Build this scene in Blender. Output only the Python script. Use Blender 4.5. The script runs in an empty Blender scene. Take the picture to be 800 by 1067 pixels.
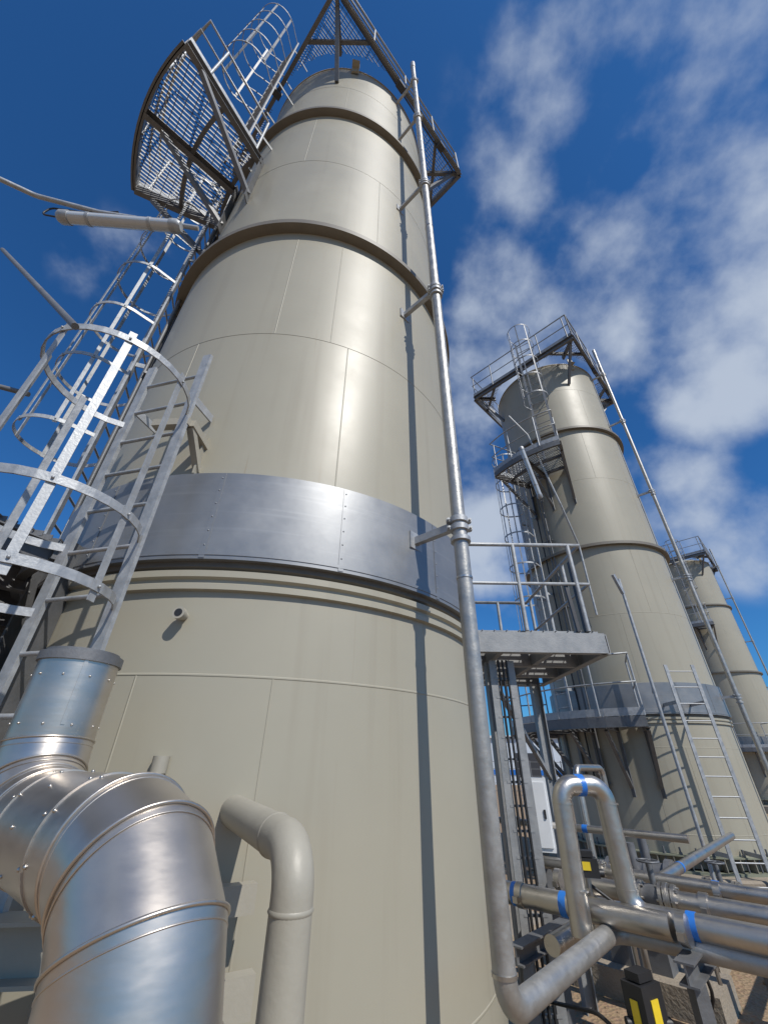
import bpy, math, random
from mathutils import Vector, Matrix
random.seed(7)
E=1.75
scene=bpy.context.scene
# ------------------------------------------------------------------ materials
def mat(name,col,metal=0,rough=.5,var=.08,vscale=4,bump=.0,bscale=60,rvar=0.0,stretch=None,col2=None,spec=.5):
    m=bpy.data.materials.new(name);m.use_nodes=True
    nt=m.node_tree;N=nt.nodes;L=nt.links;b=N['Principled BSDF']
    tc=N.new('ShaderNodeTexCoord');mp=N.new('ShaderNodeMapping');L.new(tc.outputs['Object'],mp.inputs[0])
    if stretch:mp.inputs['Scale'].default_value=stretch
    n=N.new('ShaderNodeTexNoise');n.inputs['Scale'].default_value=vscale;n.inputs['Detail'].default_value=6;n.inputs['Roughness'].default_value=.65
    L.new(mp.outputs[0],n.inputs['Vector'])
    mx=N.new('ShaderNodeMix');mx.data_type='RGBA'
    c=Vector(col)
    a=[max(0,x*(1-var*2)) for x in c]; d=[min(1,x*(1+var*2)) for x in (col2 or c)]
    mx.inputs[6].default_value=(*a,1);mx.inputs[7].default_value=(*d,1)
    L.new(n.outputs[0],mx.inputs[0]);L.new(mx.outputs[2],b.inputs['Base Color'])
    b.inputs['Metallic'].default_value=metal;b.inputs['Roughness'].default_value=rough;b.inputs['Specular IOR Level'].default_value=spec
    if rvar:
        mr=N.new('ShaderNodeMapRange');mr.inputs[1].default_value=.3;mr.inputs[2].default_value=.7
        mr.inputs[3].default_value=max(.02,rough-rvar);mr.inputs[4].default_value=rough+rvar
        L.new(n.outputs[0],mr.inputs[0]);L.new(mr.outputs[0],b.inputs['Roughness'])
    if bump:
        n2=N.new('ShaderNodeTexNoise');n2.inputs['Scale'].default_value=bscale;n2.inputs['Detail'].default_value=3
        L.new(mp.outputs[0],n2.inputs['Vector'])
        bp=N.new('ShaderNodeBump');bp.inputs['Strength'].default_value=bump;bp.inputs['Distance'].default_value=.02
        L.new(n2.outputs[0],bp.inputs['Height']);L.new(bp.outputs[0],b.inputs['Normal'])
    return m
def streaks(m,scale,lo,hi,amt,col):
    nt=m.node_tree;N=nt.nodes;L=nt.links;b=N['Principled BSDF']
    tc=N.new('ShaderNodeTexCoord');mp=N.new('ShaderNodeMapping');mp.inputs['Scale'].default_value=scale
    L.new(tc.outputs['Object'],mp.inputs[0]);n=N.new('ShaderNodeTexNoise');n.inputs['Scale'].default_value=1.0;n.inputs['Detail'].default_value=6
    L.new(mp.outputs[0],n.inputs['Vector'])
    r=N.new('ShaderNodeMapRange');r.inputs[1].default_value=lo;r.inputs[2].default_value=hi;r.inputs[3].default_value=0;r.inputs[4].default_value=amt
    L.new(n.outputs[0],r.inputs[0])
    src=b.inputs['Base Color'].links[0].from_socket
    mx=N.new('ShaderNodeMix');mx.data_type='RGBA';mx.inputs[7].default_value=(*col,1)
    L.new(r.outputs[0],mx.inputs[0]);L.new(src,mx.inputs[6]);L.new(mx.outputs[2],b.inputs['Base Color'])
    return m
M={}
M['paint']=streaks(streaks(streaks(mat('tower_paint',(.335,.312,.247),0,.45,.035,1.2,.06,1.6,.05,spec=.42),(9,9,.35),.56,.8,.4,(.24,.21,.16)),(2.2,2.2,1.4),.6,.75,.15,(.42,.40,.34)),(30,30,.8),.68,.8,.4,(.25,.19,.125))
M['paintb']=mat('pipe_paint',(.325,.303,.25),0,.47,.07,6,.05,70)
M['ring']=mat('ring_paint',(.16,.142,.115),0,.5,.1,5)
M['galv']=mat('galvanised_steel',(.36,.37,.38),.4,.52,.25,16,.08,80,.12)
M['galvd']=mat('weathered_galvanised_steel',(.15,.153,.16),.35,.55,.22,9,.08,80,.1)
M['galvm']=mat('column_steel',(.27,.275,.28),.35,.55,.2,9,.08,80,.1)
M['band']=streaks(mat('zinc_band_sheet',(.25,.255,.262),.55,.44,.18,2.2,.05,5,.10),(1.2,1.2,40),.55,.75,.35,(.36,.365,.372))
M['alu']=streaks(mat('aluminium_cladding',(.56,.51,.455),.95,.37,.08,5,.07,6,.05,stretch=(1,1,3)),(14,14,3),.55,.8,.4,(.42,.385,.345))
M['stain']=mat('stainless_pipe',(.48,.455,.42),.95,.35,.12,9,.08,30,.08)
M['standp']=mat('galvanised_pipe',(.38,.37,.35),.65,.46,.18,14,.08,60,.12)
M['dark']=mat('dark_steel',(.055,.055,.06),.3,.5,.15,8)
M['shade']=mat('gap_shade_tone',(.12,.108,.09),0,.6,.15,8)  # dark colour for the shadow gap below the sheet band
M['black']=mat('black_rubber',(.02,.02,.022),0,.5,.1,8)
M['blue']=mat('blue_tape',(.02,.16,.55),0,.4,.08,20)
M['yellow']=mat('yellow_label',(.75,.55,.03),0,.45,.08,20)
M['white']=mat('white_paint',(.72,.73,.74),0,.4,.05,8)
M['lampglass']=mat('lamp_diffuser',(.50,.52,.54),.2,.22,.05,8)
M['conc']=mat('concrete',(.29,.245,.19),0,.9,.2,3,.5,40)
M['blueclad']=mat('warehouse_cladding',(.55,.60,.66),0,.5,.05,2)
M['rust']=mat('rusty_steel',(.20,.11,.06),.2,.7,.25,12,.2,50)
M['green']=mat('base_ring_paint',(.20,.21,.155),0,.5,.12,8)
M['stone']=mat('stone',(.23,.165,.105),0,.95,.3,6)
def ground_mat():
    m=mat('dirt_and_gravel_ground',(.23,.155,.09),0,.95,.25,.6,0,60)
    nt=m.node_tree;N=nt.nodes;L=nt.links;b=N['Principled BSDF']
    tc=N.new('ShaderNodeTexCoord')
    v=N.new('ShaderNodeTexVoronoi');v.inputs['Scale'].default_value=28;L.new(tc.outputs['Object'],v.inputs['Vector'])
    n=N.new('ShaderNodeTexNoise');n.inputs['Scale'].default_value=5;n.inputs['Detail'].default_value=8;L.new(tc.outputs['Object'],n.inputs['Vector'])
    src=b.inputs['Base Color'].links[0].from_socket
    hs=N.new('ShaderNodeMix');hs.data_type='RGBA';hs.blend_type='OVERLAY';hs.inputs[0].default_value=.12
    L.new(src,hs.inputs[6]);L.new(v.outputs['Color'],hs.inputs[7])
    h3=N.new('ShaderNodeMix');h3.data_type='RGBA';L.new(n.outputs[0],h3.inputs[0]);L.new(hs.outputs[2],h3.inputs[6]);h3.inputs[7].default_value=(.34,.24,.15,1)
    L.new(h3.outputs[2],b.inputs['Base Color'])
    bp=N.new('ShaderNodeBump');bp.inputs['Strength'].default_value=.6;bp.inputs['Distance'].default_value=.025
    L.new(v.outputs['Distance'],bp.inputs['Height']);L.new(bp.outputs[0],b.inputs['Normal'])
    return m
M['ground']=ground_mat()
# ------------------------------------------------------------------ builder
class Obj:
    def __init__(s,name,loc=(0,0,0)):
        s.e=bpy.data.objects.new(name,None);s.e.empty_display_size=.2;s.e.location=loc
        scene.collection.objects.link(s.e);s.loc=Vector(loc);s.parts={}
    def p(s,part,m):
        k=(part,m)
        if k not in s.parts:s.parts[k]=Geo()
        return s.parts[k]
    def done(s):
        for (part,m),g in s.parts.items():
            if not g.v:continue
            me=bpy.data.meshes.new(part);me.from_pydata([tuple(v) for v in g.v],[],g.f)
            me.polygons.foreach_set('use_smooth',g.s);me.materials.append(M[m]);me.update()
            o=bpy.data.objects.new(part,me);scene.collection.objects.link(o);o.parent=s.e
class Geo:
    def __init__(s):s.v=[];s.f=[];s.s=[]
    def add(s,vs,fs,sm=False):
        o=len(s.v);s.v+=[Vector(v) for v in vs]
        for f in fs:s.f.append([i+o for i in f]);s.s.append(sm)
    def tube(s,pts,r,seg=12,cap=True):
        pts=[Vector(p) for p in pts];n=len(pts)
        t0=(pts[1]-pts[0]).normalized();a=Vector((0,0,1)) if abs(t0.z)<.9 else Vector((1,0,0))
        u=t0.cross(a).normalized();vs=[];pt=t0
        for i,p in enumerate(pts):
            if i==0:t=t0
            elif i==n-1:t=(pts[i]-pts[i-1]).normalized()
            else:
                t=((pts[i]-pts[i-1]).normalized()+(pts[i+1]-pts[i]).normalized()).normalized()
            u=pt.rotation_difference(t)@u;u=(u-t*u.dot(t)).normalized();w=t.cross(u);pt=t
            R=r[i] if isinstance(r,(list,tuple)) else r
            for k in range(seg):
                an=2*math.pi*k/seg;vs.append(p+u*math.cos(an)*R+w*math.sin(an)*R)
        fs=[]
        for i in range(n-1):
            for k in range(seg):
                k2=(k+1)%seg;fs.append([i*seg+k,i*seg+k2,(i+1)*seg+k2,(i+1)*seg+k])
        s.add(vs,fs,True)
        if cap:
            s.add(vs[:seg],[list(range(seg))[::-1]]);s.add(vs[-seg:],[list(range(seg))])
    def beam(s,p0,p1,w,h,up=(0,0,1)):
        p0=Vector(p0);p1=Vector(p1);d=(p1-p0).normalized();up=Vector(up)
        if abs(d.dot(up))>.98:up=Vector((1,0,0)) if abs(d.x)<.9 else Vector((0,1,0))
        x=d.cross(up).normalized()*w/2;z=x.cross(d).normalized()*h/2
        vs=[p+a*x+b*z for p in(p0,p1) for a,b in((-1,-1),(1,-1),(1,1),(-1,1))]
        s.add(vs,[[0,1,2,3],[7,6,5,4],[0,4,5,1],[1,5,6,2],[2,6,7,3],[3,7,4,0]])
    def ibeam(s,p0,p1,w,h,t=.008,up=(0,0,1)):
        p0=Vector(p0);p1=Vector(p1);d=(p1-p0).normalized();up=Vector(up)
        if abs(d.dot(up))>.98:up=Vector((1,0,0))
        x=d.cross(up).normalized();z=x.cross(d).normalized()
        o=z*(h/2-t/2)
        s.beam(p0+o,p1+o,w,t,z);s.beam(p0-o,p1-o,w,t,z);s.beam(p0,p1,t,h-2*t,z)
    def channel(s,p0,p1,w,h,side=1,t=.008):
        p0=Vector(p0);p1=Vector(p1);d=(p1-p0).normalized();up=Vector((0,0,1)) if abs(d.z)<.98 else Vector((1,0,0))
        x=d.cross(up).normalized();z=x.cross(d).normalized();o=z*(h/2-t/2)
        s.beam(p0+o,p1+o,w,t,z);s.beam(p0-o,p1-o,w,t,z);q=x*side*(w/2-t/2);s.beam(p0+q,p1+q,t,h-2*t,z)
    def box(s,c,sx,sy,sz,rot=0):
        c=Vector(c);d=Vector((math.cos(rot),math.sin(rot),0))*sx/2
        s.beam(c-d,c+d,sy,sz)
    def lathe(s,c,prof,seg=160,a0=0,a1=2*math.pi):
        full=abs(a1-a0-2*math.pi)<1e-6;n=seg if full else seg+1
        for j in range(len(prof)-1):
            vs=[]
            for r,z in(prof[j],prof[j+1]):
                for k in range(n):
                    a=a0+(a1-a0)*k/seg;vs.append((c[0]+r*math.sin(a),c[1]+r*math.cos(a),z))
            fs=[]
            for k in range(seg):
                k2=(k+1)%n;fs.append([k,k+n,k2+n,k2])
            s.add(vs,fs,True)
    def ball(s,c,r,seg=8,sq=1.0):
        c=Vector(c);vs=[];fs=[];rg=seg//2
        for i in range(rg+1):
            for k in range(seg):
                th=math.pi*i/rg;ph=2*math.pi*k/seg
                vs.append(c+Vector((r*math.sin(th)*math.cos(ph),r*math.sin(th)*math.sin(ph),r*sq*math.cos(th))))
        for i in range(rg):
            for k in range(seg):
                k2=(k+1)%seg;fs.append([i*seg+k,(i+1)*seg+k,(i+1)*seg+k2,i*seg+k2])
        s.add(vs,fs,True)
def bend(pts,R,n=6):
    pts=[Vector(p) for p in pts];out=[pts[0]]
    for i in range(1,len(pts)-1):
        a=(pts[i-1]-pts[i]).normalized();b=(pts[i+1]-pts[i]).normalized()
        ang=a.angle(b)
        if ang>3.1:out.append(pts[i]);continue
        t=R/math.tan(ang/2);t=min(t,.49*(pts[i-1]-pts[i]).length if i>1 else .98*(pts[i-1]-pts[i]).length,.49*(pts[i+1]-pts[i]).length if i<len(pts)-2 else .98*(pts[i+1]-pts[i]).length)
        Rr=t*math.tan(ang/2);c=pts[i]+(a+b).normalized()*(Rr/math.sin(ang/2))
        s0=pts[i]+a*t-c;s1=pts[i]+b*t-c;tot=s0.angle(s1);ax=s0.cross(s1).normalized()
        for k in range(n+1):
            out.append(c+Matrix.Rotation(tot*k/n,3,ax)@s0)
    out.append(pts[-1]);return out
def pol(c,az,r,z):
    a=math.radians(az);return Vector((c[0]+r*math.sin(a),c[1]+r*math.cos(a),z))
def grating(g,inside,bb,z,ang,sp=.045,cs=.11,h=.03,t=.006):
    ca,sa=math.cos(ang),math.sin(ang)
    cx=(bb[0]+bb[2])/2;cy=(bb[1]+bb[3])/2;R=math.hypot(bb[2]-bb[0],bb[3]-bb[1])/2
    def run(dx,dy,space,hh,zz,tt):
        n=int(R/space)
        for i in range(-n,n+1):
            ox=cx-dy*i*space;oy=cy+dx*i*space;st=None;s=-R;step=.03;last=None
            while s<=R+step:
                x=ox+dx*s;y=oy+dy*s
                ins=s<R and inside(x,y)
                if ins and st is None:st=(x,y)
                if not ins and st is not None:
                    if last and math.hypot(last[0]-st[0],last[1]-st[1])>.02:g.beam((st[0],st[1],zz),(last[0],last[1],zz),tt,hh)
                    st=None
                last=(x,y);s+=step
    run(ca,sa,sp,h,z,t);run(-sa,ca,cs,.008,z+h/2-.006,.006)
def railing(g,pts,z,h=1.05,sp=1.0,toe=True,r=.021):
    pts=[Vector((p[0],p[1],z)) for p in pts]
    for hh,rr in((h,r),(h*.52,r*.8)):
        g.tube([p+Vector((0,0,hh)) for p in pts],rr,8)
    acc=sp
    for i in range(len(pts)-1):
        if toe:g.beam(pts[i]+Vector((0,0,.06)),pts[i+1]+Vector((0,0,.06)),.006,.13)
        L=(pts[i+1]-pts[i]).length;d=(pts[i+1]-pts[i]).normalized();s=0
        while acc<=L-s:
            s+=acc;q=pts[i]+d*s;g.tube([q,q+Vector((0,0,h))],r,8);acc=sp
        acc-=(L-s)
    for q in(pts[0],pts[-1]):g.tube([q,q+Vector((0,0,h))],r,8)
def ladder(o,c,az,rad,z0,z1,w=.42,cage=None,hoops=None,depth=.72,rungs=.28,attach=1.7,m='galv',cagebars=5,bw=.05,stile=.06):
    g=o.p('stiles_and_rungs',m);gc=o.p('safety_cage',m)
    a=math.radians(az);out=Vector((math.sin(a),math.cos(a),0));tan=Vector((math.cos(a),-math.sin(a),0))
    b=Vector((c[0],c[1],0))+out*rad
    for sg in(-1,1):
        q=b+tan*sg*w/2;g.beam(q+Vector((0,0,z0)),q+Vector((0,0,z1)),.022,stile,up=tan)
        z=z0+.5
        while z<z1-.1 and attach:
            g.beam(q+Vector((0,0,z)),q-out*(rad-attach)+Vector((0,0,z)),.01,.06);z+=2.2
    z=z0+.15
    while z<z1-.05:
        g.tube([b-tan*w/2+Vector((0,0,z)),b+tan*w/2+Vector((0,0,z))],.011,8);z+=rungs
    if cage:
        if hoops is None:
            nn=max(1,round((cage[1]-cage[0])/.85));hoops=[cage[0]+(cage[1]-cage[0])*i/nn for i in range(nn+1)]
        R=.36
        def cp(t):
            an=math.radians(-125+250*t)
            return tan*(R*math.sin(an))+out*((depth-R)+R*math.cos(an))
        ts=[i/24 for i in range(25)]
        for hz in hoops:
            pl=[b-tan*w/2]+[b+cp(t) for t in ts]+[b+tan*w/2]
            for i in range(len(pl)-1):
                d=(pl[i+1]-pl[i]);q0=pl[i]-d*.02;q1=pl[i+1]+d*.02
                gc.beam(q0+Vector((0,0,hz)),q1+Vector((0,0,hz)),.007,bw)
        for i in range(cagebars):
            t=.1+.8*i/(cagebars-1);q=b+cp(t);an=math.radians(-125+250*t)
            nrm=(tan*math.sin(an)+out*math.cos(an)).normalized()
            q-=nrm*.009
            gc.beam(q+Vector((0,0,cage[0]-.03)),q+Vector((0,0,cage[1]+.03)),.007,bw*.85,up=nrm.cross(Vector((0,0,1))))
            for hz in hoops:
                gc.ball(q+nrm*.016+Vector((0,0,hz)),.007,6)
# ------------------------------------------------------------------ tower
R0,R1,R2=1.70,1.665,1.63
ZB,Z1,Z2,ZT=E+.93,E+4.6,E+8.4,E+11.3
def tower(c,seg=192):
    o=Obj('process_tower',(0,0,0))
    g=o.p('shell','paint')
    g.lathe(c,[(R0,.36),(R0,Z1)],seg);g.lathe(c,[(R1,Z1),(R1,Z2)],seg);g.lathe(c,[(R2,Z2),(R2,ZT),(R2+.012,ZT),(R2+.012,ZT+.03),(R2-.03,ZT+.03)],seg)
    g.lathe(c,[(R2-.02,ZT+.02),(1.2,ZT+.28),(.6,ZT+.42),(.001,ZT+.46)],seg)
    g.lathe(c,[(R0,E+.74),(R0+.028,E+.745),(R0+.028,E+.775),(R0+.012,E+.785),(R0+.012,E+.80),(R0+.034,E+.81),(R0+.034,E+.845),(R0,E+.85)],seg)
    for z,r in((E+.34,R0),(E-.95,R0),(E+2.9,R0),(E+6.6,R1),(E+10.1,R2)):
        g.lathe(c,[(r-.001,z-.008),(r+.0025,z-.003),(r+.0025,z+.003),(r-.001,z+.008)],seg)
    for az,za,zb,r in((186,.4,E+.335,R0),(165,.4,E+.335,R0),(135,E+.345,E+.73,R0),(208,.4,E+.335,R0),(158,E+1.5,E+2.895,R0),(200,E+1.5,E+2.895,R0),(178,E+2.905,Z1-.03,R0),(163,E+2.905,Z1-.03,R0),(150,Z1+.05,E+6.59,R1),(185,E+6.61,Z2-.04,R1),(172,Z2+.04,E+10.09,R2)):
        g.tube([pol(c,az,r-.0026,za),pol(c,az,r-.0026,zb)],.0055,6)
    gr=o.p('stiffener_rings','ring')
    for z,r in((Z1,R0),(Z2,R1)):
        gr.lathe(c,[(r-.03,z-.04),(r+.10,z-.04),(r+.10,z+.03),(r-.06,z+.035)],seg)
    gg=o.p('gap_shade','shade');gg.lathe(c,[(R0+.002,E+.86),(R0+.02,E+.87),(R0+.02,E+.929),(R0+.002,E+.929)],seg)  # dark strip modelled in place of the shadow under the band
    gb=o.p('sheet_band','band')
    gb.lathe(c,[(R0+.004,ZB-.03),(R0+.055,ZB-.03),(R0+.055,ZB+.53),(R0+.004,ZB+.54)],seg)
    gb.lathe(c,[(R0+.055,ZB-.01),(R0+.059,ZB-.008),(R0+.059,ZB+.01),(R0+.055,ZB+.012)],seg)
    for az in range(12,372,24):
        a=math.radians(az);gb.beam(pol(c,az,R0+.0565,ZB-.025),pol(c,az,R0+.0565,ZB+.527),.03,.003,up=(math.sin(a),math.cos(a),0))
        for k in range(6):gb.ball(pol(c,az,R0+.058,ZB+.05+k*.088),.005,6)
    gd=o.p('base_ring','green')
    gd.lathe(c,[(R0-.05,.31),(R0+.17,.31),(R0+.17,.345),(R0,.345)],seg)
    gd.lathe(c,[(R0,.52),(R0+.15,.52),(R0+.15,.54),(R0,.54)],seg)
    gp=o.p('anchor_gussets','paintb');gn=o.p('anchor_bolts','galvd')
    for i in range(48):
        az=i*7.5
        gp.beam(pol(c,az,R0+.003,.433),pol(c,az,R0+.145,.433),.01,.172)
        q=pol(c,az+3.75,R0+.1,.3);gn.tube([q,q+Vector((0,0,.34))],.014,6)
        gn.tube([q+Vector((0,0,.242)),q+Vector((0,0,.272))],.026,6)
    gc=o.p('plinth','conc');gc.lathe(c,[(2.15,-.02),(2.15,.28),(2.12,.31),(1.0,.31)],64)
    for az in(170,350,80):
        gp.beam(pol(c,az,R2+.03,ZT-.25),pol(c,az,R2+.03,ZT+.28),.03,.14)
        gp.beam(pol(c,az,R2+.04,ZT-.02),pol(c,az,R2+.15,ZT-.02),.14,.02)
    return o
def top_platform(c):
    z=ZT+.12;h=2.57
    o=Obj('top_platform');g=o.p('frame','galvd')
    C=[Vector((c[0],c[1]-h,z)),Vector((c[0]+h,c[1],z)),Vector((c[0],c[1]+h,z)),Vector((c[0]-h,c[1],z))]
    for i in range(4):
        a,b=C[i],C[(i+1)%4];g.channel(a,b,.07,.18,-1)
        ctr=Vector((c[0],c[1],z))
        ci=C[i];r=(ci-ctr).normalized()
        g.channel(ctr+r*1.78,ci-r*.05,.06,.14)
        t=Vector((-r.y,r.x,0))
        g.beam(ctr+r*1.95-t*.6,ctr+r*1.95+t*.6,.06,.1)
        g.beam(ctr+r*1.64+Vector((0,0,-1.1)),ctr+r*2.35+Vector((0,0,-.08)),.07,.07)
    gg=o.p('grating','galvd')
    def ins(x,y):
        dx,dy=x-c[0],y-c[1];return abs(dx)+abs(dy)<h-.04 and dx*dx+dy*dy>1.78**2
    grating(gg,ins,(c[0]-h,c[1]-h,c[0]+h,c[1]+h),z+.105,math.radians(45),.045,.1)
    railing(o.p('railing','galvm'),[*C,C[0]],z+.12,1.05,.9)
    gj=o.p('junction_box','dark')
    for i,t in((0,.45),(0,.8),(3,.5)):
        q=C[i].lerp(C[(i+1)%4],t);gj.box(q+Vector((0,0,-.16)),.16,.12,.12,.78)
    gj.tube([C[0]+Vector((.08,.12,-.12)),C[1]+Vector((-.1,0,-.12))],.014,8)
    o.done()
def sector_platform(c,a0,a1,ri,ro,z,name='service_platform',rail=True,beams=3,sp=.05,ends=(True,True)):
    o=Obj(name);g=o.p('frame','galvd')
    n=14;outer=[pol(c,a0+(a1-a0)*i/n,ro,z) for i in range(n+1)]
    for i in range(n):g.beam(outer[i],outer[i+1],.01,.17)
    for i in range(n):
        g.beam(outer[i]-Vector((0,0,.08)),outer[i+1]-Vector((0,0,.08)),.06,.01)
    for i in range(beams):
        az=a0+(a1-a0)*i/(beams-1);g.channel(pol(c,az,ri-.02,z-.02),pol(c,az,ro-.01,z-.02),.07,.15,1 if i<beams-1 else -1)
        g.beam(pol(c,az,ri-.03,z-1.0),pol(c,az,ro-.25,z-.11),.06,.06)
        g.beam(pol(c,az,ri-.04,z-1.15),pol(c,az,ri-.04,z+.1),.12,.012)
    for rr in(ri+.05,(ri+ro)/2):
        inner=[pol(c,a0+(a1-a0)*i/n,rr,z+.02) for i in range(n+1)]
        for i in range(n):g.beam(inner[i],inner[i+1],.05,.08)
    gg=o.p('grating','galvd');A0,A1=math.radians(a0),math.radians(a1)
    def ins(x,y):
        dx,dy=x-c[0],y-c[1];r=math.hypot(dx,dy);a=math.atan2(dx,dy)%(2*math.pi)
        return ri+.02<r<ro-.01 and A0<a<A1
    xs=[p.x for p in outer]+[pol(c,a0,ri,0).x,pol(c,a1,ri,0).x];ys=[p.y for p in outer]+[pol(c,a0,ri,0).y,pol(c,a1,ri,0).y]
    grating(gg,ins,(min(xs),min(ys),max(xs),max(ys)),z+.09,math.radians(90-(a0+a1)/2),sp,.1)
    if rail:
        pts=list(outer)
        if ends[0]:pts=[pol(c,a0,ri+.1,z)]+pts
        if ends[1]:pts=pts+[pol(c,a1,ri+.1,z)]
        railing(o.p('railing','galv'),pts,z+.1,1.05,.8,r=.018)
    o.done()
def strip_lamp(p0,p1,arm):
    o=Obj('fluorescent_strip_lamp');p0=Vector(p0);p1=Vector(p1);d=(p1-p0).normalized()
    o.p('diffuser','lampglass').tube([p0+d*.1,p1-d*.08],.058,16)
    g=o.p('end_caps','galv');g.tube([p0,p0+d*.03,p0+d*.11],[.045,.066,.066],16);g.tube([p1-d*.1,p1-d*.03,p1],[.066,.066,.045],16)
    for t in(.25,.75):
        q=p0.lerp(p1,t);g.tube([q-d*.015,q+d*.015],.063,16);g.beam(q,q+Vector((0,0,.1)),.03,.03)
    o.p('top_housing','galvd').beam(p0+d*.1+Vector((0,0,.055)),p1-d*.08+Vector((0,0,.055)),.07,.03)
    g2=o.p('arm_pipe','galv');g2.tube(bend(arm,.15),.024,10)
    o.p('cable','black').tube(bend([p0-d*.02,p0-d*.18+Vector((0,0,.03)),p0-d*.16+Vector((.02,0,.17)),p0+d*.2+Vector((0,0,.13)),p0+d*.5+Vector((0,0,.2))],.05),.009,8)
    o.done()
TA=(-.95,3.67);TB=(5.82,10.3);TC=(20.0,25.0)
for c in(TA,TB,TC):
    o=tower(c)
    if c==TA:
        g=o.p('nozzles','paintb')
        p=pol(c,181,R0-.01,E+.61);a=math.radians(181);d=Vector((math.sin(a),math.cos(a),0))
        g.tube([p,p+d*.05],.022,16);g.tube([p+d*.045,p+d*.075],.03,16)
        o.p('nozzle_hole','black').tube([p+d*.0745,p+d*.0765],.019,16)
        p=Vector((-.90,1.95,E-.19))
        g.tube([p+Vector((.04,.1,-.05)),p,p+Vector((0,0,.16))],.022,12);g.tube([p+Vector((0,0,.15)),p+Vector((0,0,.21))],.032,12)
    o.done()
    top_platform(c)
    sector_platform(c,208,246,1.74,2.95,E+7.0)
    s=Obj('vent_standpipe');dx_,dy_=(1.41,-1.54) if c==TA else (1.34,-1.5)
    pc=(c[0]+dx_,c[1]+dy_)
    g=s.p('pipe','standp')
    if c==TA:
        zb=E-.74
        pth=bend([(pc[0],pc[1],E+12.2),(pc[0],pc[1],zb),(1.26,3.02,zb),(1.95,2.42,zb)],.1,8)
        g.tube(pth,.043,20)
        gs=s.p('weld_collars','stain')
        for zz in(zb+.1,E+.9,E+5.1):gs.tube([(pc[0],pc[1],zz-.006),(pc[0],pc[1],zz+.006)],.0465,20)
    else:
        g.tube([(pc[0],pc[1],E+12.2),(pc[0],pc[1],.35)],.043,12)
    g.tube([(pc[0],pc[1],E+11.9),(pc[0],pc[1],E+12.23)],.05,14)
    gb=s.p('clamps','galv');azp=math.degrees(math.atan2(dx_,dy_))
    for z in(E+1.25,E+3.85,E+6.3,E+8.9,E+11):
        r=R0+.05 if z<E+1.46 else (R0 if z<Z1 else (R1 if z<Z2 else R2))
        p=pol(c,azp+1,r-.005,z);q=Vector((pc[0],pc[1],z));dd=(q-p).normalized()
        gb.beam(p,q,.04,.05);gb.beam(p-dd*.01,p+dd*.015,.12,.12)
        gb.tube([q-Vector((0,0,.045)),q-Vector((0,0,.01))],.056,16);gb.tube([q+Vector((0,0,.01)),q+Vector((0,0,.045))],.056,16)
        for sg in(-1,1):
            gb.beam(q+Vector((-.075,.0,.028*sg)),q+Vector((.075,0,.028*sg)),.03,.022)
            for e in(-.065,.065):gb.tube([q+Vector((e,-.03,.028*sg)),q+Vector((e,.03,.028*sg))],.008,6)
        gb.tube([q-Vector((0,0,.12)),q-Vector((0,0,.095))],.06,16)
    s.done()
    l=Obj('caged_ladder');ladder(l,c,252,1.93,E+.95,E+7.9,.42,(E+2.6,E+7.9),m='galv',bw=.04);l.done()
    l=Obj('caged_ladder');ladder(l,c,215,1.98,E+7.1,E+12.5,.45,(E+9.3,E+12.5),m='galvm',attach=1.62,bw=.04);l.done()
    o=Obj('cable_conduit')
    for k,(az,zz) in enumerate(((244,E+7),(239,E+7),(236,E+7))):
        o.p('conduit','galvd' if k else 'black').tube([pol(c,az,1.76,.4),pol(c,az,1.76,zz)],.018,8)
    for z in(1.5,3.2,5,6.8,8.3):
        o.p('clips','galvd').beam(pol(c,234,1.745,z),pol(c,246,1.745,z),.03,.03)
    o.done()
sector_platform(TA,207,300,1.80,3.0,E+.95,beams=7,ends=(False,True),sp=.04)
sector_platform(TB,206,300,1.78,2.75,E+.70,beams=7)
sector_platform(TC,196,300,1.78,2.75,E+.85,beams=6,sp=.1)
l=Obj('caged_ladder')
ladder(l,TA,194.5,1.9,E-.75,E+2.35,.44,(E+.56,E+1.83),[E+.59,E+.93,E+1.8],depth=.64,rungs=.25,attach=1.7,bw=.04,stile=.06)
g=l.p('wall_bracket','paintb')
p=pol(TA,187,R0-.01,E+1.72)
g.beam(p,p+Vector((-.02,-.2,.02)),.05,.05);g.beam(p-Vector((0,0,.2)),p+Vector((-.02,-.18,0)),.04,.04)
g.beam(p-Vector((0,0,.24)),p+Vector((0,0,.08)),.1,.012)
g.beam(p+Vector((-.02,-.2,.02)),p+Vector((-.25,-.18,.02)),.05,.05)
g=l.p('handrail_posts','galvd')
g.tube([(-3.0,1.6,E+3.37),(-1.37,1.08,E+1.62)],.016,8)
g.tube([(-3.2,1.3,E+1.9),(-1.9,1.5,E+1.65)],.014,8)
l.done()
strip_lamp((-3.22,1.83,E+4.5),(-2.05,1.9,E+4.5),[(-4.4,1.2,E+4.65),(-3.5,1.75,E+4.75),(-2.9,1.85,E+4.66),(-1.95,1.98,E+4.66)])
strip_lamp((3.85,8.2,E+5.6),(3.5,7.9,E+7.0),[(3.4,8.0,E+8.2),(3.85,8.1,E+7.6),(4.4,8.4,E+5.6),(4.8,8.8,E+4.6),(4.8,8.85,E+2.9)])
l=Obj('access_ladder');ladder(l,TB,183,2.2,.1,E+1.7,.5,attach=1.7);l.done()
l=Obj('handrail_pole');g=l.p('pole','galv')
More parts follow.
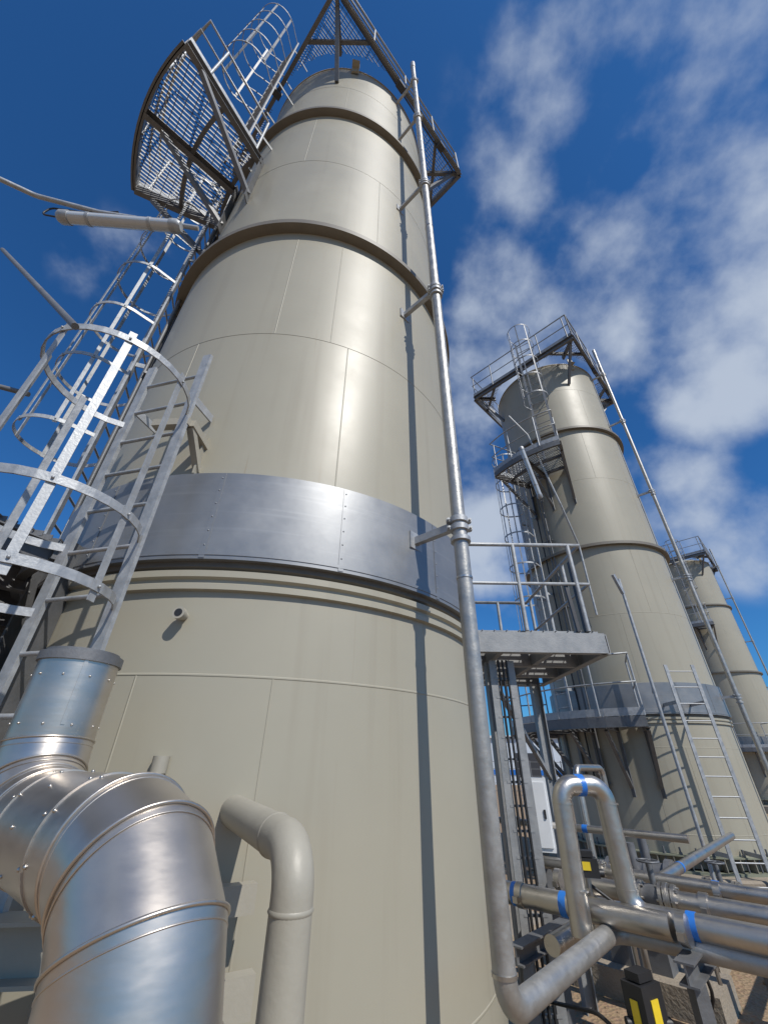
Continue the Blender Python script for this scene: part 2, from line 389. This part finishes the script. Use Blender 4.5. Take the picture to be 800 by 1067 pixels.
g.tube([(4.7,7.5,.1),(4.7,7.5,E+3.2)],.028,10);g.beam((4.7,7.5,E+2.9),(4.55,7.4,E+3.25),.05,.08);g.beam((4.7,7.5,E+1.2),(5.05,8.1,E+1.2),.04,.04);g.beam((4.7,7.5,.12),(4.7,7.5,.14),.3,.3,up=(1,0,0));l.done()
o=Obj('landing_platform');g=o.p('frame','galvm');zd=E+.98
x0,x1,y0,y1=.80,1.95,3.6,5.3
g.channel((x0-.02,y0,zd-.06),(x1,y0,zd-.06),.07,.17,1);g.channel((x0-.3,y1,zd-.06),(x1,y1,zd-.06),.07,.17,-1)
g.channel((x1,y0,zd-.06),(x1,y1,zd-.06),.07,.17,1);g.beam((x0,y0+.6,zd-.08),(x1,y0+.6,zd-.08),.06,.12);g.beam((x0,y0+1.15,zd-.08),(x1,y0+1.15,zd-.08),.06,.12)
for xx in(1.05,1.5):g.beam((xx,y0,zd-.08),(xx,y1,zd-.08),.05,.1)
grating(o.p('grating','galvm'),lambda x,y:x0-.2<x<x1 and y0<y<y1 and math.hypot(x-TA[0],y-TA[1])>1.78,(x0-.3,y0,x1,y1),zd+.045,0)
railing(o.p('railing','galv'),[(.74,y0),(x1,y0),(x1,y1),(x0-.3,y1)],zd+.05,.86,.55,toe=False)
gd=o.p('columns','galvm')
for px,py in((1.02,4.0),(1.8,5.1)):
    gd.ibeam((px,py,0),(px,py,zd-.15),.1,.1,.01)
gd.beam((1.02,4.0,E+.7),(1.8,5.1,E-.1),.04,.04)
gk=o.p('dark_posts','dark')
gk.beam((1.84,3.63,E+1.03),(1.84,3.63,E+1.72),.04,.04);gk.beam((1.76,3.62,E+1.03),(1.74,3.62,E+1.5),.03,.03)
o.done()
# ------------------------------------------------------------------ cladded duct
def gore(g,pts,R,seg=64,lip=.0015):
    pts=[Vector(p) for p in pts];n=len(pts)
    t0=(pts[1]-pts[0]).normalized();u=t0.cross(Vector((.3,.9,.1))).normalized()
    tp=t0;us=[]
    for i in range(n-1):
        t=(pts[i+1]-pts[i]).normalized();u=tp.rotation_difference(t)@u;tp=t;us.append((t,u.copy(),t.cross(u)))
    def ring(i,seg_i,RR):
        t,u,w=us[seg_i]
        if i==0 or i==n-1:nn=t
        else:nn=(us[i-1][0]+us[i][0]).normalized()
        out=[]
        for k in range(seg):
            a=2*math.pi*k/seg;q=pts[i]+u*math.cos(a)*RR+w*math.sin(a)*RR
            s=(pts[i]-q).dot(nn)/t.dot(nn);out.append(q+t*s)
        return out
    for i in range(n-1):
        RR=R+(lip if i%2 else 0)
        a=ring(i,i,RR);b=ring(i+1,i,RR)
        g.add(a+b,[[k,(k+1)%seg,seg+(k+1)%seg,seg+k] for k in range(seg)],True)
        if i>0:
            c=ring(i,i,R+.0025);g.tube(c+[c[0]],.0036,6,cap=False)
            c2=[q+us[i][0]*.018 for q in ring(i,i,R+.0012)];g.tube(c2+[c2[0]],.0016,6,cap=False)
    return us
o=Obj('insulated_duct');g=o.p('cladding','alu')
Zh=E-.15
A=Vector((-1.12,1.58,E+.33));Bp=Vector((-1.12,1.58,Zh));C=Vector((-.355,.895,Zh));D=Vector((-.355,.895,.3))
path=bend([A,Bp,C,D],.20,3)
us=gore(g,path,.126)
dn=Vector((0,0,1))
for z in(E-.62,E-1.0):
    p=Vector((-.355,.895,z));g.tube([p,p+dn*.010],.1295,48)
gt=o.p('end_collar','galvd')
gt.tube([A-dn*.03,A+dn*.0],.134,48);gt.tube([A,A+dn*.012],.118,48)
d=(C-Bp).normalized();sd=d.cross(dn).normalized()
for s in(.34,.68):
    p=Bp.lerp(C,s);g.tube([p-d*.006,p+d*.006],.1295,48)
gs=o.p('screws','stain')
for s in(.325,.36,.5,.66,.70):
    for an in range(0,360,40):
        a=math.radians(an+s*100);q=Bp.lerp(C,s)+sd*math.cos(a)*.127+dn*math.sin(a)*.127;gs.ball(q,.0045)
for z in(E-.5,E-.6,E-.66):
    for an in range(0,360,36):
        a=math.radians(an+z*100);gs.ball(Vector((-.355+.127*math.cos(a),.895+.127*math.sin(a),z)),.0045)
for z in(E+.25,E+.1):
    for an in range(0,360,36):
        a=math.radians(an);gs.ball(Vector((-1.12+.127*math.cos(a),1.58+.127*math.sin(a),z)),.004)
g.beam((-1.035,1.485,E+.1),(-1.035,1.485,E+.3),.012,.003,up=(.67,-.74,0))
o.done()
o=Obj('painted_pipe');g=o.p('pipe','paintb')
pp=bend([(-.66,2.15,E-.16),(-.215,1.36,E-.185),(-.215,1.36,.25)],.1,10)
g.tube(pp,.053,32)
p=Vector((-.215,1.36,E-.305));g.tube([p-dn*.006,p,p+dn*.006],[.053,.0565,.053],32)
dd=(Vector((-.215,1.36,-.025))-Vector((-.66,2.15,0))).normalized();q=Vector((-.66,2.15,E-.16))+dd*.72
g.tube([q-dd*.006,q,q+dd*.006],[.053,.0565,.053],32)
p=Vector((-.63,2.09,E-.16));g.tube([p,p+dd*.03],.1,28)
o.done()
o=Obj('skid_frame');g=o.p('beams','paintb')
g.ibeam((-2.6,1.55,E-.48),(-.82,1.76,E-.48),.12,.14,.01);g.ibeam((-1.7,.9,E-.75),(-.6,1.75,E-.75),.12,.16,.01)
g.ibeam((-2.4,1.2,E-.72),(-1.1,1.35,E-.72),.12,.14,.01)
g.channel((-.66,1.8,E-.40),(-.44,1.93,E-.40),.05,.08)
g.channel((-.66,1.75,E-.62),(-.40,1.90,E-.62),.05,.10)
for x,y in((-1.55,1.68),(-.78,1.75),(-2.2,1.25),(-1.2,1.35)):g.ibeam((x,y,0),(x,y,E-.8 if y<1.4 else E-.55),.1,.1,.01)
p=Vector((-1.12,1.42,E-.42));o.p('drain_stub','paintb').tube([p,p+Vector((-.02,-.14,0))],.02,12)
o.p('drain_stub','paintb').tube([p+Vector((-.018,-.12,0)),p+Vector((-.024,-.17,0))],.028,12)
o.done()
o=Obj('steel_support_frame');g=o.p('posts','galvd')
for x,y in((-3.2,3.2),(-2.75,2.2),(-4.2,2.6),(-3.6,4.4),(-2.35,2.0)):
    g.ibeam((x,y,0),(x,y,E+.8),.12,.12,.01)
g.channel((-4.4,2.0,E+.78),(-2.3,2.2,E+.78),.08,.18);g.channel((-4.4,3.0,E+.78),(-2.6,3.2,E+.78),.08,.18);g.channel((-4.6,2.0,E+.62),(-3.0,4.6,E+.62),.08,.16)
g.ibeam((-4.6,1.7,E+.35),(-1.95,2.05,E+.35),.1,.16);g.ibeam((-4.6,2.4,E+.1),(-2.5,2.7,E+.1),.1,.14)
g.beam((-4.2,2.6,.3),(-2.75,2.2,E+.6),.06,.06);g.beam((-3.2,3.2,.5),(-3.6,4.4,E+.6),.06,.06);g.beam((-2.75,2.2,.3),(-4.2,2.6,E+.6),.06,.06)
gk=o.p('dark_fill_pipes','dark')  # dark tubes added to darken the area left of the duct
for k in range(5):gk.tube(bend([(-5,1.9+k*.12,E+.5-k*.07),(-2.6,2.25+k*.1,E+.5-k*.07),(-2.5,2.25+k*.1,.2)],.12),.02+.006*(k%3),8)
o.done()
# ------------------------------------------------------------------ process piping on the right
u=Vector((.72,-.69,0));v=Vector((.69,.72,0))
def P(s,t,z):
    b=Vector((.76,3.41,0));return b+u*s+v*t+Vector((0,0,z))
def flange(g,p,d,r):
    g.tube([p-d*.022,p-d*.003],r,24);g.tube([p+d*.003,p+d*.022],r,24)
    a=d.cross(Vector((0,0,1)));a=a.normalized() if a.length>.1 else Vector((1,0,0));b=d.cross(a)
    for k in range(6):
        an=k*math.pi/3;q=p+a*math.cos(an)*r*.82+b*math.sin(an)*r*.82;g.tube([q-d*.035,q+d*.035],.007,6)
o=Obj('process_piping');g=o.p('pipes','stain');gb=o.p('tape_marks','blue');gf=o.p('flanges','stain')
def tape(p,d,r,w=.04):gb.tube([p-d*w/2,p+d*w/2],r+.002,24)
zr=E-.66;r=.055
g.tube([P(-.3,0,zr),P(.95,0,zr)],r,24);tape(P(.12,0,zr),u,r);tape(P(.42,0,zr),u,r)
UL=Vector((1.08,2.93,0));UR=Vector((1.33,2.93,0))
up=bend([UL+Vector((-.02,0,E-.74)),UL+Vector((0,0,E-.09)),UR+Vector((.02,.03,E-.09)),UR+Vector((.03,.03,zr)),UR+Vector((.03,.03,zr))+u*1.6],.085,8)
g.tube(up,r,24);tape(UL.lerp(UR,.5)+Vector((0,.015,E-.09)),(UR-UL).normalized(),r,.05)
for zz in(E-.18,E-.56):
    for q in(UL,UR+Vector((.03,.03,0))):
        c_=q+Vector((0,0,zz));g.tube([c_-dn*.004,c_+dn*.004],r+.003,24)
q=UR+Vector((.03,.03,zr));tape(q+u*.28,u,r);tape(q+u*.75,u,r)
for t,z,rr,s0,s1,tp in((.55,zr,.05,.3,3.6,(.75,1.4)),(.95,zr+.02,.04,-.2,3.8,(1.0,)),(1.3,zr-.3,.045,-.2,4.0,(.9,)),(1.6,zr-.1,.05,-.4,4.2,(.5,1.6)),(1.05,zr+.25,.025,-.9,.9,(.2,)),(2.2,zr-.55,.05,-.8,5,(1.5,)),(2.7,zr-.5,.06,-.8,5,(1.1,))):
    g.tube([P(s0,t,z),P(s1,t,z)],rr,20)
    for a in tp:tape(P(a,t,z),u,rr)
    if t<2:flange(gf,P(s0+.5,t,z),u,rr*1.6)
for s,z,rr in((.35,zr-.16,.045),(1.4,zr-.18,.05)):
    g.tube([P(s,-.1,z),P(s,6.0,z)],rr,20);tape(P(s,1.4,z),v,rr);tape(P(s,2.8,z),v,rr)
g.tube(bend([P(.0,1.6,zr-.1),P(.0,1.6,E+.0),P(.0,2.3,E+.0),P(0,2.3,0)],.08),.03,16)
gv=o.p('valve_bodies','galvd')
for s,t,zo in((.75,.55,0),(1.5,.95,.02),(1.9,1.6,-.1),(.9,1.6,-.1)):
    p=P(s,t,zr+zo);flange(gf,p-u*.09,u,.075);flange(gf,p+u*.09,u,.075)
    gv.tube([p-u*.08,p-u*.02,p+u*.02,p+u*.08],[.05,.065,.065,.05],16);gv.tube([p,p+dn*.16],.018,10)
    ring=[p+dn*.17+Vector((.06*math.cos(k*math.pi/6),.06*math.sin(k*math.pi/6),0)) for k in range(13)];gv.tube(ring,.006,6,cap=False)
    gv.beam(p+dn*.17-u*.06,p+dn*.17+u*.06,.008,.008);gv.beam(p+dn*.17-v*.06,p+dn*.17+v*.06,.008,.008)
    g.tube([p-u*.2,p-u*.2-dn*.5],.014,8)
o.done()
o=Obj('pipe_support');g=o.p('stand','galvd')
for s in(.15,1.0,2.1):
    zz=zr-.23 if s!=1.0 else zr-.12
    g.ibeam(P(s,-.15,zz),P(s,1.75,zz),.08,.08,.008)
    for t in(-.05,1.65):g.beam(P(s,t,0),P(s,t,zz-.04),.06,.06);g.beam(P(s,t,.01),P(s,t,.02),.2,.2,up=(1,0,0))
gk=o.p('clamps','stain')
for s in(.15,1.0):
    for t in(0,.55,.95):
        p=P(s,t,zr);gk.tube([p-u*.02,p+u*.02],.062,20);gk.beam(p-v*.09+Vector((0,0,-.01)),p+v*.09+Vector((0,0,-.01)),.03,.03)
o.done()
o=Obj('valve_actuator')
g=o.p('bodies','black');gy=o.p('labels','yellow');gs=o.p('stems','stain')
for x,y,z,rot,hh in((1.21,2.72,.82,.5,.2),(1.28,3.28,E-.52,-.3,.09)):
    g.box((x,y,z),.14,.1,hh,rot);g.box((x,y,z+hh/2+.02),.1,.07,.03,rot);g.tube([(x-.1,y,z-.03),(x+.1,y,z-.03)],.02,10)
    c_,s_=math.cos(rot),math.sin(rot)
    gy.box((x+.052*s_,y-.052*c_,z+.01),.05,.004,hh*.45,rot);gy.box((x-.072*c_,y-.072*s_,z+.01),.004,.035,hh*.4,rot)
    gs.tube([(x,y,z-.25),(x,y,z-hh/2)],.016,10);gs.tube([(x,y,z-.3),(x,y,z-.2)],.035,14)
gc=o.p('cables','black')
gc.tube(bend([(1.21,2.72,.78),(1.25,2.8,.5),(1.1,2.9,.75),(.95,3.5,.6),(.9,3.9,0.05)],.15),.009,8)
gc.tube(bend([(1.28,3.28,1.15),(1.8,3.1,.8),(1.7,3.3,.5),(1.5,4.0,.1)],.15),.009,8)
o.done()
o=Obj('instrument_cabinet');rot=-.35
o.p('cabinet','white').box((1.36,4.3,E-.33),.2,.25,.5,rot);g=o.p('stand','galvd');c_,s_=math.cos(rot),math.sin(rot)
o.p('door','white').box((1.36+.131*s_,4.3-.131*c_,E-.33),.17,.012,.44,rot);o.p('handle','black').box((1.36+.14*s_+.06*c_,4.3-.14*c_+.06*s_,E-.33),.015,.012,.06,rot)
g.beam((1.36,4.3,0),(1.36,4.3,E-.58),.06,.06);o.done()
o=Obj('cable_tray');g=o.p('tray','galvm')
for dx in(0,.16):g.beam((.98+dx,3.75,.2),(.98+dx,3.75,E+.8),.015,.06,up=(1,0,0))
z=.3
while z<E+.75:
    g.beam((.98,3.75,z),(1.14,3.75,z),.02,.015);z+=.15
gk=o.p('cables','black')
for i in range(3):gk.tube([(1.02+i*.035,3.73,.2),(1.03+i*.035,3.73,E+.8)],.010,8)
o.done()
for (x,y,rr) in((3.1,6.3,.22),(2.5,5.4,.16)):
    o=Obj('pump_unit');g=o.p('body','galvd');a=Vector((x,y,.6));g.tube([a-u*.35,a+u*.3],rr,24);g.tube([a+u*.3,a+u*.36],rr*1.2,24);g.tube([a-u*.35,a-u*.45],rr*.8,24)
    for k in range(6):g.tube([a-u*(.28-k*.09),a-u*(.265-k*.09)],rr*1.06,24)
    g.box((x,y,.3),.5,.3,.25,-.76);o.p('base','conc').box((x,y,.1),1.2,.6,.2,-.76)
    g.tube([a+u*.1,a+u*.1+Vector((0,0,.5))],.05,16);o.done()
o=Obj('rusty_skid');g=o.p('frame','rust')
a0_,a1_,b0_,b1_=Vector((3.9,6.7,.2)),Vector((7.3,7.6,.2)),Vector((4.2,5.9,.2)),Vector((7.6,6.8,.2))
g.ibeam(a0_,a1_,.12,.14);g.ibeam(b0_,b1_,.12,.14)
for t in(0,.33,.66,1):g.ibeam(a0_.lerp(a1_,t),b0_.lerp(b1_,t),.1,.1)
gp=o.p('pipes','stain')
for k in(.3,.7):
    a=a0_.lerp(b0_,k)+Vector((0,0,.13));gp.tube([a,a+Vector((5.5,1.45,0))],.055,18)
    o.p('tape','blue').tube([a+Vector((1.2,.317,0)),a+Vector((1.28,.338,0))],.058,18)
o.done()
# ------------------------------------------------------------------ setting
o=Obj('ground');g=o.p('dirt_sheet','ground');S=1500
g.add([(-S,-S,0),(S,-S,0),(S,S,0),(-S,S,0)],[[0,1,2,3]]);o.done()
o=Obj('concrete_slab');g=o.p('slab','conc')
g.beam((-6,3.2,.02),(.4,9.5,.02),5.6,.05);o.done()
o=Obj('loose_stones');g=o.p('stones','stone')
for i in range(1800):
    x=random.uniform(-.5,9);y=random.uniform(1,11);s=random.uniform(.006,.028)
    g.ball((x,y,s*.3),s,6,random.uniform(.4,.8))
o.done()
o=Obj('warehouse');g=o.p('walls','blueclad');a=math.radians(17);cc=Vector((math.sin(a)*62,math.cos(a)*62,0))
g.box((cc.x,cc.y,2.3),20,10,4.6,-.25)
gw=o.p('wall_stripe','blue');gw.box((cc.x,cc.y,1.2),20.06,10.06,.5,-.25)
gr=o.p('roof','white');gr.box((cc.x,cc.y,4.75),20.6,10.6,.25,-.25)
gd=o.p('doors','dark')
dx,dy=math.cos(-.25),math.sin(-.25)
for k in(-6,0,6):
    gd.box((cc.x+dx*k+dy*5.04,cc.y+dy*k-dx*5.04,1.6),2.6,.05,3.0,-.25)
for k in range(-9,10,2):g.box((cc.x+dx*k+dy*5.02,cc.y+dy*k-dx*5.02,2.3),.08,.04,4.5,-.25)
o.done()
o=Obj('warehouse');g=o.p('walls','white');g.box((60,58,2.5),30,12,5,-.7);o.p('roof','galvd').box((60,58,5.1),30.6,12.6,.3,-.7)
for k in(-10,-3,4,11):o.p('doors','dark').box((60+math.cos(-.7)*k+math.sin(-.7)*6.02,58+math.sin(-.7)*k-math.cos(-.7)*6.02,1.7),3,.05,3.2,-.7)
o.done()
o=Obj('perimeter_fence');g=o.p('posts','galvd')
for i in range(40):
    x=-10+i*2.5;y=42-.25*i;g.beam((x,y,0),(x,y,2.2),.07,.07)
for z in(.1,.6,1.1,1.6,2.1):g.tube([(-10,42,z),(90,32,z)],.02,6)
o.done()
o=Obj('distant_hills');g=o.p('ridge','stone');vs=[];fs=[];n=90
for i in range(n+1):
    a=math.radians(-80+160*i/n);h=9+6*math.sin(i*.37)+4*math.sin(i*.91+1)
    vs+=[(900*math.sin(a),900*math.cos(a),-1),(960*math.sin(a),960*math.cos(a),h)]
for i in range(n):fs.append([2*i,2*i+2,2*i+3,2*i+1])
g.add(vs,fs,True);o.done()
# ------------------------------------------------------------------ sky + sun
SUN_AZ,SUN_EL=143,47
w=bpy.data.worlds.new('World');scene.world=w;w.use_nodes=True;nt=w.node_tree;N=nt.nodes;L=nt.links
bg=N['Background'];bg.inputs[1].default_value=.1
sky=N.new('ShaderNodeTexSky');sky.sky_type='NISHITA';sky.sun_disc=False;sky.sun_elevation=math.radians(SUN_EL);sky.sun_rotation=math.radians(SUN_AZ)
sky.air_density=1.0;sky.dust_density=.5;sky.ozone_density=3
tint=N.new('ShaderNodeMix');tint.data_type='RGBA';tint.blend_type='MULTIPLY';tint.inputs[0].default_value=1;tint.inputs[7].default_value=(.26,.70,1.12,1)
L.new(sky.outputs[0],tint.inputs[6])
tc=N.new('ShaderNodeTexCoord')
def mth(op,a,b=None,clamp=False):
    n=N.new('ShaderNodeMath');n.operation=op;n.use_clamp=clamp
    for i,x in enumerate((a,b)):
        if x is None:continue
        if isinstance(x,(int,float)):n.inputs[i].default_value=x
        else:L.new(x,n.inputs[i])
    return n.outputs[0]
blobs=[(67,58,21,.70),(50,60,9,.55),(57,46,13,.8),(50,37,7,1.0),(26,57,9,.7),(20,46,10,.9),(18,28,12,.9),(40,28,8,.7),(46,21,6,.5),(-49,51,5,.32),(-42,8,10,.9),(-55,50,5,.3),(-100,30,25,.8),(150,35,30,.8),(230,40,25,.8)]
tot=None
for az,el,rad,wt in blobs:
    a,e=math.radians(az),math.radians(el);d=(math.cos(e)*math.sin(a),math.cos(e)*math.cos(a),math.sin(e))
    dp=N.new('ShaderNodeVectorMath');dp.operation='DOT_PRODUCT';L.new(tc.outputs['Generated'],dp.inputs[0]);dp.inputs[1].default_value=d
    mr=N.new('ShaderNodeMapRange');mr.interpolation_type='SMOOTHSTEP';mr.inputs[1].default_value=math.cos(math.radians(rad*1.25));mr.inputs[2].default_value=1.0;mr.inputs[3].default_value=0;mr.inputs[4].default_value=wt
    L.new(dp.outputs['Value'],mr.inputs[0])
    tot=mr.outputs[0] if tot is None else mth('MAXIMUM',tot,mr.outputs[0])
def noise(sc,det,ro,dist=0):
    nz=N.new('ShaderNodeTexNoise');nz.inputs['Scale'].default_value=sc;nz.inputs['Detail'].default_value=det;nz.inputs['Roughness'].default_value=ro;nz.inputs['Distortion'].default_value=dist
    L.new(tc.outputs['Generated'],nz.inputs['Vector']);return nz.outputs[0]
nA=noise(5.0,10,.53)
nm=N.new('ShaderNodeMapRange');nm.inputs[1].default_value=.33;nm.inputs[2].default_value=.70;L.new(nA,nm.inputs[0])
s=mth('ADD',mth('MULTIPLY',tot,.9),nm.outputs[0])
dens=N.new('ShaderNodeMapRange');dens.interpolation_type='SMOOTHSTEP';dens.inputs[1].default_value=.66;dens.inputs[2].default_value=1.65;dens.inputs[3].default_value=0;dens.inputs[4].default_value=.88
L.new(s,dens.inputs[0])
gate=mth('MULTIPLY',dens.outputs[0],mth('MULTIPLY',tot,4,True))
mx=N.new('ShaderNodeMix');mx.data_type='RGBA';L.new(gate,mx.inputs[0]);L.new(tint.outputs[2],mx.inputs[6]);mx.inputs[7].default_value=(5.2,5.9,7.0,1)
L.new(mx.outputs[2],bg.inputs[0])
sd_=bpy.data.lights.new('sun','SUN');sd_.energy=4.2;sd_.angle=math.radians(.5);sd_.color=(1,.955,.88)
so=bpy.data.objects.new('sun',sd_);scene.collection.objects.link(so)
a,e=math.radians(SUN_AZ),math.radians(SUN_EL)
sdir=Vector((math.cos(e)*math.sin(a),math.cos(e)*math.cos(a),math.sin(e)));so.rotation_euler=sdir.to_track_quat('Z','Y').to_euler();so.location=sdir*30
# ------------------------------------------------------------------ camera
cd=bpy.data.cameras.new('camera');cam=bpy.data.objects.new('camera',cd);scene.collection.objects.link(cam)
cd.sensor_fit='VERTICAL';cd.sensor_height=36;cd.lens=420/1067*36;cd.clip_start=.02;cd.clip_end=5000
cam.location=(0,0,E);cam.rotation_euler=(Matrix.Rotation(math.radians(90+32.1),3,'X')@Matrix.Rotation(math.radians(.8),3,'Z')).to_euler()
scene.camera=cam
scene.view_settings.view_transform='Standard';scene.view_settings.look='None';scene.view_settings.exposure=0
